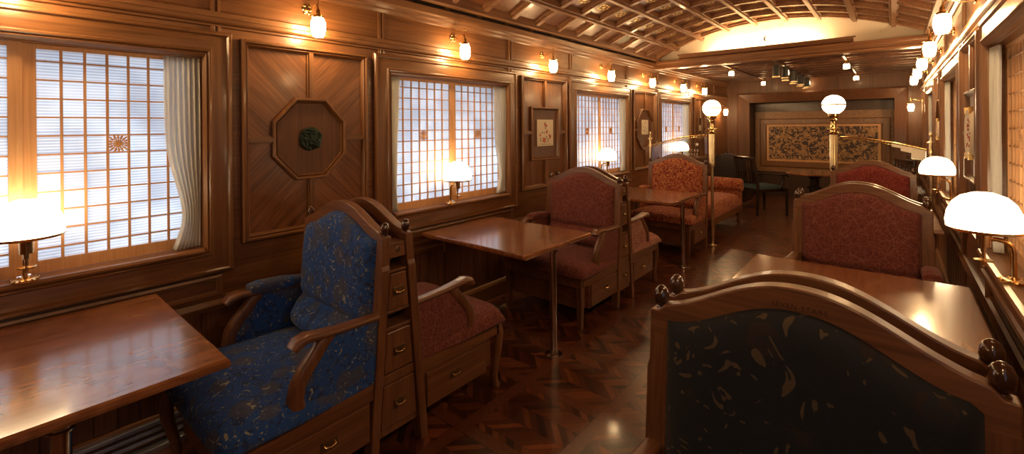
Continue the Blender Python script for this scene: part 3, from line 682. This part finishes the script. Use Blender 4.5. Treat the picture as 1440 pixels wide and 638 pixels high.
# ------------------------------------------------------------------ tables
def dining_table(x0, x1, yc, side, label, hy=.37):
    t_ = thing('dining_table', label, 'table', ((x0+x1)/2, yc, 0), 'walnut tables between the benches'); hw = (x1-x0)/2
    prof = [(-.0, .0)]
    tp = MB(); P = rect(-hw, hw, -hy, hy)
    tp.loops([[(p[0], p[1], z) for p in offset_poly(P, d)] for d, z in ((.012, .688), (.003, .692), (0, .702), (.002, .714), (.008, .72), (.0085, .7201))])
    tp.build('tabletop', 'table_wood', t_)
    s = 1 if side == 'left' else -1; lx = s*(hw-.055)
    MB().lathe([(.022, .012), (.022, .66), (.03, .664), (.03, .668), (.022, .67), (.022, .688)], (lx, -.02, 0), 20).build('leg', 'chrome', t_, smooth=40)
    MB().lathe([(.0001, 0), (.055, 0), (.055, .006), (.03, .012), (.026, .03), (.023, .032), (.0001, .032)], (lx, -.02, 0), 24).build('base_flange', 'chrome', t_, smooth=40)
    a = -s*(hw-.03); MB().box(min(a, a+s*.06), max(a, a+s*.06), -.2, .2, .655, .688).box(min(a, a+s*.02), max(a, a+s*.02), -.2, .2, .55, .688).build('wall_bracket', 'furn_y', t_, bevel=.003)
    return t_
dining_table(-2.575, -1.655, .165, 'left', 'walnut table under the nearest left window, reflecting its lamp')
dining_table(-2.56, -1.62, 2.41, 'left', 'walnut table under the second left window between two benches')
dining_table(-2.56, -1.61, 4.72, 'left', 'smaller looking walnut table under the third left window', .41)
dining_table(-.612, .27, 2.5, 'right', 'walnut table behind the shaded blue bench on the right', .42)
dining_table(-.612, .27, 4.72, 'right', 'walnut table beyond the red maze bench on the right', .4)
# ------------------------------------------------------------------ benches
def crest(s, z0, h):      # arched line of the back
    s = min(1, abs(s)); return z0 + h*math.cos(PI/2*s**1.1)**2
def bench(cx, cyb, W, A, F, fab, label, cat='bench', legs='cabriole'):
    """u: depth from the back plane to the front, v: sideways with + to the aisle"""
    t_ = thing('bench', label, cat, (cx, cyb, 0))
    def M(v, u, z): return (A*v, F*u, z)
    lean = lambda z: .08*(1.02-min(z, 1.02))
    # back frame
    L = []
    path = []
    pw = .05
    for z in (0, .12, .2, .35, .6, .84, .86, .93): path.append(((-W-(.006 if z < .85 else 0), z), (-W+pw, z)))
    path.append(((-W, .975), (-W+pw, .94)))
    ns = 36
    for i in range(ns+1):
        s = -1+2*i/ns; so = s
        zt = crest(s, 1.0, .11) - (.014 if abs(s) > .9 else 0)
        path.append(((so*W, zt), (s*(W-pw), crest(s, .966, .092) if abs(s) < .97 else .952)))
    path.append(((W, .975), (W-pw, .94)))
    for z in (.93, .86, .84, .6, .35, .2, .12, 0): path.append(((W+(.006 if z < .85 else 0), z), (W-pw, z)))
    for (o_, i_) in path:
        L.append([M(o_[0], lean(o_[1])-.021, o_[1]), M(i_[0], lean(i_[1])-.021, i_[1]), M(i_[0], lean(i_[1])+.021, i_[1]), M(o_[0], lean(o_[1])+.021, o_[1])])
    bf = MB().loops(L).build('back_frame', ['furn_z', 'furn_x'], t_, bevel=.004)
    for p in bf.data.polygons:
        if p.center.z > .94 and abs(p.center.x) < W-.01: p.material_index = 1
    # upholstered back
    def fr_(a, b):
        v = (2*a-1)*(W-pw+.004); zt = crest(2*a-1, .966, .092)+.003; z = .42+(zt-.42)*b
        e = max(0, 1-abs(2*a-1)**7)**.5 * max(0, 1-abs(2*b-1)**9)**.5
        u = lean(z) + .02 + .05*e + .055*math.exp(-((z-.52)/.065)**2)*e - .03*math.exp(-((z-.61)/.02)**2)*e
        return M(v, u, z)
    def bk_(a, b):
        v = (2*a-1)*(W-pw+.004); zt = crest(2*a-1, .966, .092)+.003; z = .42+(zt-.42)*b; return M(v, lean(z)-.012, z)
    MB().solid(fr_, bk_, 28, 40).build('backrest', fab, t_, smooth=60)
    # seat cushion
    def st_(a, b):
        w_ = (W-.005)+.035*min(1, b*1.6); bb = b; v = (2*a-1)*w_; cr_ = max(0, abs(2*a-1)-.7)/.3
        u = .05+.62*bb - .03*cr_**2*b
        e = max(0, 1-abs(2*a-1)**6)**.45 * max(0, 1-abs(2*b-1)**9)**.45
        return M(v, u, .385+.075*e + .012*math.sin(PI*a)*math.sin(PI*b))
    def sb_(a, b):
        w_ = (W-.005)+.03*min(1, b*1.6); v = (2*a-1)*w_; cr_ = max(0, abs(2*a-1)-.7)/.3; return M(v, .05+.615*b-.03*cr_**2*b, .372)
    MB().solid(st_, sb_, 26, 26).build('seat_cushion', fab, t_, smooth=70)
    # seat frame
    sf = MB(); q = W-.002
    for s in (-1, 1): sf.box(*sorted((s*q, s*(q-.03))), .06, .62, .3, .375)
    sf.box(-q, q, .6, .635, .3, .375); sf.box(-q, q, .05, .08, .3, .375)
    sf.tf(lambda p: M(p.x, p.y, p.z)); sf.build('seat_frame', 'furn_y', t_, bevel=.004)
    dc = MB().box(-q+.04, q-.006, .09, .52, .125, .302).box(-q+.03, q-.034, .515, .585, .13, .302).tf(lambda p: M(p.x, p.y, p.z)); dc.build('drawer_case', 'furn_y', t_, bevel=.003)
    dr = MB().box(q-.008, q+.006, .10, .50, .135, .295).tf(lambda p: M(p.x, p.y, p.z)).build('drawer', 'furn_y', t_, bevel=.003)
    uc = .28
    MB().box(q+.004, q+.009, uc-.034, uc+.034, .205, .245).tf(lambda p: M(p.x, p.y, p.z)).build('handle_plate', 'brass_dark', dr, bevel=.001)
    MB().tube([M(q+.008, uc-.022, .232), M(q+.02, uc-.02, .226), M(q+.022, uc, .222), M(q+.02, uc+.02, .226), M(q+.008, uc+.022, .232)], .0042, 8).build('handle', 'brass', dr, smooth=60)
    # legs
    for s in (-1, 1):
        if legs == 'cabriole':
            pts = [(.600, .375), (.628, .34), (.645, .29), (.64, .22), (.622, .14), (.606, .08), (.606, .035), (.618, .0)]; rr = [(.026, .034), (.027, .034), (.026, .03), (.022, .025), (.019, .02), (.018, .018), (.02, .02), (.024, .026)]
            MB().tube([M(s*(W-.028), u, z) for u, z in pts], rr, 12).build('leg', 'furn_z', t_, smooth=50)
        else:
            b = MB(); vv = s*(W-.03)
            b.hexa([M(vv+a*(.016 if z == 0 else .026), .605+c_*(.016 if z == 0 else .026), z) for a in (-1, 1) for c_ in (-1, 1) for z in (0, .375)]); b.build('leg', 'furn_z', t_, bevel=.004)
    if A > 0 and F < 0 and fab == 'blue_brocade':
        MB().lathe([(.045, 0), (.045, .01), (.03, .015), (.03, .31)], M(-.1, .5, 0), 18).build('support_post', 'steel_blue', t_, smooth=40)
    # arms
    for s in (-1, 1):
        va = s*(W-.018)
        def sweep(path, name, mat, smooth=50):
            L = []
            for (u, z, hw_, ht) in path: L.append((u, z, hw_, ht))
            rings = []
            for i, (u, z, hw_, ht) in enumerate(L):
                a_, b_ = L[max(0, i-1)], L[min(len(L)-1, i+1)]; d = Vector((b_[0]-a_[0], b_[1]-a_[1])).normalized(); nrm = Vector((-d.y, d.x))
                ring = []
                for k in range(14):
                    an = 2*PI*k/14; ca, sa = math.cos(an), math.sin(an); ca = math.copysign(abs(ca)**.65, ca); sa = math.copysign(abs(sa)**.65, sa)
                    ring.append(M(va+hw_*ca, u+nrm.x*ht*sa, z+nrm.y*ht*sa))
                rings.append(ring)
            return MB().loops(rings).build(name, mat, t_, smooth=smooth)
        sweep([(.03, .645, .024, .016), (.12, .65, .026, .014), (.22, .655, .03, .013), (.31, .662, .034, .014), (.36, .668, .036, .018), (.395, .658, .036, .02), (.412, .64, .033, .015)], 'armrest', 'furn_y')
        sweep([(.262, .652, .024, .024), (.295, .625, .024, .026), (.325, .587, .025, .027), (.362, .545, .026, .028), (.392, .50, .027, .028), (.402, .45, .027, .03), (.396, .41, .027, .034), (.396, .37, .027, .038)], 'arm_support', 'furn_z')
        poly = [(.03, .37), (.39, .37), (.392, .43), (.385, .49), (.352, .545), (.315, .587), (.28, .625), (.25, .645), (.03, .64)]
        MB().prism(poly, lambda p, h: M(va+h, p[0], p[1]), -.016, .016).build('side_panel', fab, t_, bevel=.006)
        if s < 0:
            sweep([(.04, .665, .03, .02), (.15, .674, .04, .032), (.26, .68, .042, .032), (.31, .682, .038, .022)], 'arm_pad', fab)
    # finials
    for s in (-1, 1):
        pr = [(.0001, .975), (.012, .978), (.013, .987), (.009, .992), (.016, 1.0), (.0195, 1.014), (.0185, 1.028), (.013, 1.04), (.005, 1.046), (.0001, 1.047)]
        MB().lathe(pr, M(s*(W-.022), 0, 0), 18).build('finial', 'knob_wood', t_, smooth=60)
    return t_, bf
def tower(cx, c, W, A, label):
    """drawer cabinet filling the aisle end between two back to back benches"""
    t_ = thing('drawer_cabinet', label, 'cabinet', (cx, c, 0), 'drawer cabinets between the benches')
    hh = lambda z: .055+.08*(1.02-z)-.023
    def blk(mb, v0, v1, z0, z1, ins=0):
        return mb.hexa([(A*v, s*(hh(z)-ins), z) for v in (v0, v1) for s in (-1, 1) for z in (z0, z1)])
    cs = MB(); blk(cs, W-.36, W-.12, .11, .955); blk(cs, W-.14, W-.012, .11, .14); blk(cs, W-.14, W-.008, .335, .375); blk(cs, W-.14, W-.008, .565, .58); blk(cs, W-.14, W-.008, .64, .652); blk(cs, W-.14, W-.008, .82, .832)
    cs.build('carcass', 'furn_z', t_, bevel=.002)
    e = MB(); blk(e, W-.14, W-.006, .885, .952, .001); eb = e.build('top_block', 'furn_y', t_, bevel=.002)
    m_ = MB().lathe([(.011, -.001), (.0135, .001), (.011, .003), (.0095, .001)], (A*(W-.005), 0, .922), 20, 'x')
    for k in range(5): an = PI/2+k*2*PI/5; m_.tube([(A*(W-.003), 0, .922), (A*(W-.003), .01*math.cos(an), .922+.01*math.sin(an))], .0014, 5)
    m_.build('star_emblem', 'brass_dark', eb, smooth=50)
    for (z0, z1, zc) in ((.652, .82, .735), (.38, .565, .47), (.14, .335, .235)):
        d = MB(); blk(d, W-.14, W-.002, z0+.004, z1-.004, .006); dr = d.build('drawer', 'furn_z', t_, bevel=.004)
        MB().box(min(A*(W-.004), A*(W+.002)), max(A*(W-.004), A*(W+.002)), -.03, .03, zc-.019, zc+.019).build('handle_plate', 'brass_dark', dr, bevel=.001)
        x = lambda q: A*(W+q)
        MB().tube([(x(0), -.02, zc+.006), (x(.012), -.019, zc), (x(.014), 0, zc-.004), (x(.012), .019, zc), (x(0), .02, zc+.006)], .004, 8).build('handle', 'brass', dr, smooth=60)
    # feet
    return t_
LW, RW, LCX, RCX = .365, .33, -2.068, -.162
UC = [1.225, 3.47, 5.72]
bench(LCX, UC[0]-.055, LW, 1, -1, 'blue_brocade', 'blue flowered brocade bench seat facing the nearest left table')
bench(LCX, UC[0]+.055, LW, 1, 1, 'red_maze', 'red bench back to back with the blue one, its carved arm showing')
tower(LCX, UC[0], LW, 1, 'walnut column of three drawers beside the blue bench')
bench(LCX, UC[1]-.055, LW, 1, -1, 'red_maze', 'red bench with pale lattice pattern facing the second left table', legs='square')
bench(LCX, UC[1]+.055, LW, 1, 1, 'red_floral', 'red and cream floral bench behind the lattice patterned one on the left')
tower(LCX, UC[1], LW, 1, 'walnut column of three drawers between the second pair of left benches')
bench(LCX, UC[2]-.055, LW, 1, -1, 'red_damask', 'orange red damask bench in front of the glass screen on the left', legs='square')
b1, bf = bench(RCX, UC[0]-.055, RW, -1, -1, 'blue_brocade_shaded', 'blue brocade bench with shade painted in, filling the lower right, arched walnut back')
bench(RCX, UC[0]+.055, RW, -1, 1, 'red_maze', 'bench back to back behind the shaded blue one, only its arched top showing')
tower(RCX, UC[0], RW, -1, 'walnut drawer column between the benches nearest on the right')
bench(RCX, UC[1]-.055, RW, -1, -1, 'red_maze', 'red lattice patterned bench beyond the right hand table')
bench(RCX, UC[1]+.055, RW, -1, 1, 'red_floral', 'bench hidden behind the red lattice bench on the right')
tower(RCX, UC[1], RW, -1, 'walnut drawer column at the red lattice bench on the right')
bench(RCX, UC[2]-.055, RW, -1, -1, 'deep_red', 'deep red bench farthest back on the right by the brass post')
cu = bpy.data.curves.new('engraved_text', 'FONT'); cu.body = 'SEVEN STARS'; cu.size = .0145; cu.extrude = .0004; cu.align_x = 'CENTER'; cu.space_character = 1.25
cu.materials.append(MAT['engraving'])
et = text_mesh('engraved_text', cu); et.parent = bf; et.location = (.004, -.0215, 1.066); et.rotation_euler = (PI/2, 0, 0)
# support column under the blue seat
# ------------------------------------------------------------------ chaise beyond the screen
ch = thing('chaise_sofa', 'orange red damask chaise with rolled arm beyond the brass post', 'sofa', (-2.1, 6.6, 0))
def cs1(a, b):
    e = max(0, 1-abs(2*a-1)**8)**.4*max(0, 1-abs(2*b-1)**10)**.4
    return ((2*a-1)*.40, -.72+1.36*b, .33+.14*e+.015*math.sin(PI*b))
MB().solid(cs1, lambda a, b: ((2*a-1)*.39, -.72+1.35*b, .29), 20, 30).build('seat_cushion', 'red_damask', ch, smooth=60)
MB().tube([(-.4, .66, .57), (.0, .66, .575), (.385, .66, .57), (.405, .66, .57)], [.1, .105, .1, .085], 24).box(-.38, .38, .6, .74, .3, .6).build('rolled_arm', 'red_damask', ch, smooth=50)
MB().box(-.39, .39, -.74, .74, .2, .3).build('rail', 'furn_y', ch, bevel=.01)
for x in (-.34, .35):
    for y in (-.6, .66): MB().lathe([(.012, 0), (.022, .02), (.03, .06), (.018, .1), (.03, .15), (.034, .2)], (x, y, 0), 16).build('leg', 'furn_z', ch, smooth=50)
# ------------------------------------------------------------------ brass posts and glass screens
def post(x, y, label):
    t_ = thing('lamp_post', label, 'lamp post', (x, y, 0))
    MB().lathe([(.0001, 0), (.05, 0), (.05, .008), (.026, .014), (.02, .03), (.018, .05), (.018, .3), (.022, .305), (.022, .33), (.018, .335), (.018, .95), (.03, .96), (.032, .98), (.03, 1.0), (.03, 1.36), (.0001, 1.36)], n=24, flute=0).build('column', 'pale_brass', t_, smooth=35)
    fl = MB()
    for k in range(12): a = k*PI/6; fl.tube([(.03*math.cos(a), .03*math.sin(a), 1.0), (.03*math.cos(a), .03*math.sin(a), 1.36)], .0055, 6)
    fl.build('flutes', 'pale_brass', t_, smooth=50)
    MB().lathe([(.0001, 1.355), (.036, 1.355), (.05, 1.37), (.036, 1.385), (.034, 1.4), (.056, 1.41), (.056, 1.42), (.032, 1.43), (.026, 1.45), (.024, 1.49), (.034, 1.51), (.026, 1.525), (.05, 1.55), (.055, 1.575), (.045, 1.58), (.0001, 1.58)], n=24).build('capital', 'brass', t_, smooth=30)
    gl = MB().sphere((0, 0, 1.668), (.104, .104, .1), 32, 20).build('globe', 'globe_glass', t_, smooth=80)
    MB().lathe([(.1035, 1.66), (.107, 1.662), (.107, 1.674), (.1035, 1.676)], n=40).build('band', 'brass', t_, smooth=50)
    bd = MB()
    for k in range(20): a = k*PI/10; bd.sphere((.107*math.cos(a), .107*math.sin(a), 1.668), .0038, 6, 4)
    bd.build('band_beads', 'brass_dark', t_)
    return t_
post(-1.69, 5.79, 'brass lamp post with lit white globe beside the orange red damask bench')
post(-.475, 5.79, 'brass lamp post with lit white globe behind the deep red bench')
def wall_pole(x, zt, label):
    t_ = thing('screen_pole', label, 'pole', (x, 5.79, 0))
    MB().lathe([(.0001, 0), (.04, 0), (.04, .01), (.014, .02), (.012, .04), (.012, zt-.2), (.02, zt-.19), (.02, zt-.17), (.014, zt-.16), (.014, zt-.1), (.03, zt-.095), (.03, zt-.085), (.012, zt-.08), (.01, zt-.03), (.016, zt-.02), (.012, zt), (.0001, zt+.002)], n=18).build('shaft', 'pale_brass', t_, smooth=35)
wall_pole(-2.475, 1.38, 'thin brass pole by the left wall holding the glass screen')
wall_pole(.272, 1.375, 'thin brass pole by the right wall holding the glass screen')
def screen(x0, x1, zf, label, etched):
    t_ = thing('glass_screen', label, 'glass screen', ((x0+x1)/2, 5.79, .5)); xm = (x0+x1)/2
    n = 24; xs = [x0+(x1-x0)*i/n for i in range(n+1)]
    MB().tube([(x-xm, 0, zf(x)-.5) for x in xs], .011, 10).tube([(x-xm, 0, zf(x)-.522) for x in xs], .005, 8).build('top_rail', 'brass', t_, smooth=60)
    MB().loops([[(x-xm, -.003, .12), (x-xm, .003, .12), (x-xm, .003, zf(x)-.515), (x-xm, -.003, zf(x)-.515)] for x in xs]).build('pane', 'clear_glass', t_)
    if etched:
        e = MB(); cx_, cz = x1-xm-.12, .725
        e.prism([(cx_+math.cos(PI/2+a*PI/5)*(.028 if a % 2 == 0 else .012), cz+math.sin(PI/2+a*PI/5)*(.028 if a % 2 == 0 else .012)) for a in range(10)], lambda p, h: (p[0], h, p[1]), -.005, -.003)
        e.box(x1-xm-.28, x1-xm-.09, -.0045, -.0032, .565, .567)
        e.build('etched_star', 'etch', t_)
        for txt, z in (('R C R S', .635), ('2 0 1 3', .585)):
            c = bpy.data.curves.new('etched_text', 'FONT'); c.body = txt; c.size = .042; c.align_x = 'CENTER'; c.space_character = 1.0; c.materials.append(MAT['etch'])
            o = text_mesh('etched_text', c); o.parent = t_; o.location = (x1-xm-.17, -.0045, z); o.rotation_euler = (PI/2, 0, 0)
    else:
        s = MB()
        for (a, b, z0) in ((.62, .72, .03), (.72, .84, .055), (.84, .99, .105)):
            xa, xb = x0+(x1-x0)*a, x0+(x1-x0)*b
            s.hexa([(x-xm, y, z) for x in (xa, xb) for y in (-.008, .008) for z in (zf(x)-.51-z0, zf(x)-.512)])
        s.build('frosted_valance', 'frosted', t_, bevel=.002)
screen(-2.444, -1.745, lambda x: 1.20+.14*math.sin(PI/2*(x+2.444)/.7), 'etched glass screen with curved brass rail behind the damask bench', True)
screen(-.42, .24, lambda x: 1.33-.11*(1-math.cos(PI/2*(x+.42)/.66)), 'glass screen with curved brass rail behind the deep red bench', False)
# ------------------------------------------------------------------ lounge furniture
rt = thing('round_table', 'round walnut pedestal table in the lounge before the mural', 'table', (-.93, 8.35, 0))
MB().lathe([(.0001, .69), (.37, .69), (.395, .7), (.395, .712), (.385, .72), (.0001, .72)], n=48).build('tabletop', 'table_wood', rt, smooth=30)
MB().lathe([(.0001, 0), (.05, 0), (.04, .06), (.05, .12), (.07, .3), (.07, .46), (.1, .48), (.1, .5), (.06, .52), (.06, .62), (.09, .64), (.12, .69), (.0001, .69)], n=16).build('pedestal', 'dark_wood', rt, smooth=35)
for k in range(4):
    a = k*PI/2+.5; c_, s_ = math.cos(a), math.sin(a)
    MB().tube([(.04*c_, .04*s_, .1), (.14*c_, .14*s_, .1), (.24*c_, .24*s_, .04), (.3*c_, .3*s_, .02)], [.03, .026, .02, .018], 8).build('foot', 'dark_wood', rt, smooth=50)
def armchair(loc, rz, label):
    t_ = thing('armchair', label, 'chair', loc, None, rz)       # faces local +y
    def B(n, pts, r, mat='dark_wood'): MB().tube(pts, r, 10).build(n, mat, t_, smooth=50)
    for s in (-1, 1):
        B('leg', [(s*.25, -.25, 0), (s*.25, -.24, .45), (s*.25, -.25, .6), (s*.25, -.31, .93)], [.018, .024, .022, .018])
        B('leg', [(s*.27, .25, 0), (s*.27, .25, .3), (s*.27, .24, .44)], [.018, .022, .026])
        B('armrest', [(s*.25, -.27, .68), (s*.28, -.1, .68), (s*.3, .1, .66), (s*.29, .22, .65), (s*.29, .26, .62)], [(.022, .014), (.025, .014), (.03, .015), (.032, .016), (.025, .012)])
        B('arm_support', [(s*.28, .12, .44), (s*.29, .18, .55), (s*.29, .17, .65)], .016)
    MB().box(-.27, .27, -.25, .25, .38, .43).build('seat_frame', 'dark_wood', t_, bevel=.008)
    MB().solid(lambda a, b: ((2*a-1)*.26, (2*b-1)*.25, .43+.05*(max(0, 1-abs(2*a-1)**5)*max(0, 1-abs(2*b-1)**5))**.5), lambda a, b: ((2*a-1)*.26, (2*b-1)*.25, .425), 12, 12).build('seat_cushion', 'teal', t_, smooth=60)
    MB().box(-.27, .27, -.325, -.295, .88, .94).build('crest_rail', 'dark_wood', t_, bevel=.01)
    MB().box(-.25, .25, -.27, -.25, .5, .54).build('lower_rail', 'dark_wood', t_, bevel=.005)
    for k in range(6):
        x = -.17+.068*k; MB().hexa([(x+a, y, z) for a in (-.012, .012) for (y, z) in ()] or [(x+a, (-.265 if z < .7 else -.315)+b, z) for a in (-.012, .012) for b in (-.006, .006) for z in (.53, .89)]).build('back_slat', 'dark_wood', t_)
armchair((-1.68, 8.42, 0), -.75, 'dark slat back armchair with teal seat left of the round table')
armchair((-.15, 8.6, 0), 2.0, 'dark armchair right of the round table behind the post')
hs = thing('high_back_settle', 'dark settle with arched back against the far left wall', 'settle', (-2.28, 8.75, 0))
MB().loops([[(-.3+.6*i/20, -.02, .1), (-.3+.6*i/20, .02, .1), (-.3+.6*i/20, .02, .83+.12*math.sin(PI*i/20)), (-.3+.6*i/20, -.02, .83+.12*math.sin(PI*i/20))] for i in range(21)]).build('back_panel', 'dark_wood', hs, bevel=.006)
MB().box(-.3, .3, .0, .5, .1, .4).build('seat_box', 'dark_wood', hs, bevel=.01)
MB().solid(lambda a, b: ((2*a-1)*.29, .02+.48*b, .4+.06*(max(0, 1-abs(2*a-1)**5)*max(0, 1-abs(2*b-1)**5))**.5), lambda a, b: ((2*a-1)*.29, .02+.48*b, .398), 12, 12).build('seat_cushion', 'teal', hs, smooth=60)
MB().lathe([(.0001, .945), (.014, .95), (.02, .97), (.012, .99), (.0001, .995)], n=12).build('finial', 'dark_wood', hs, smooth=50)
# room behind the camera is closed
struct(MB().box(XL, XR, Y0-.08, Y0, 0, 2.8).build('wall_rear', 'wood_z'))
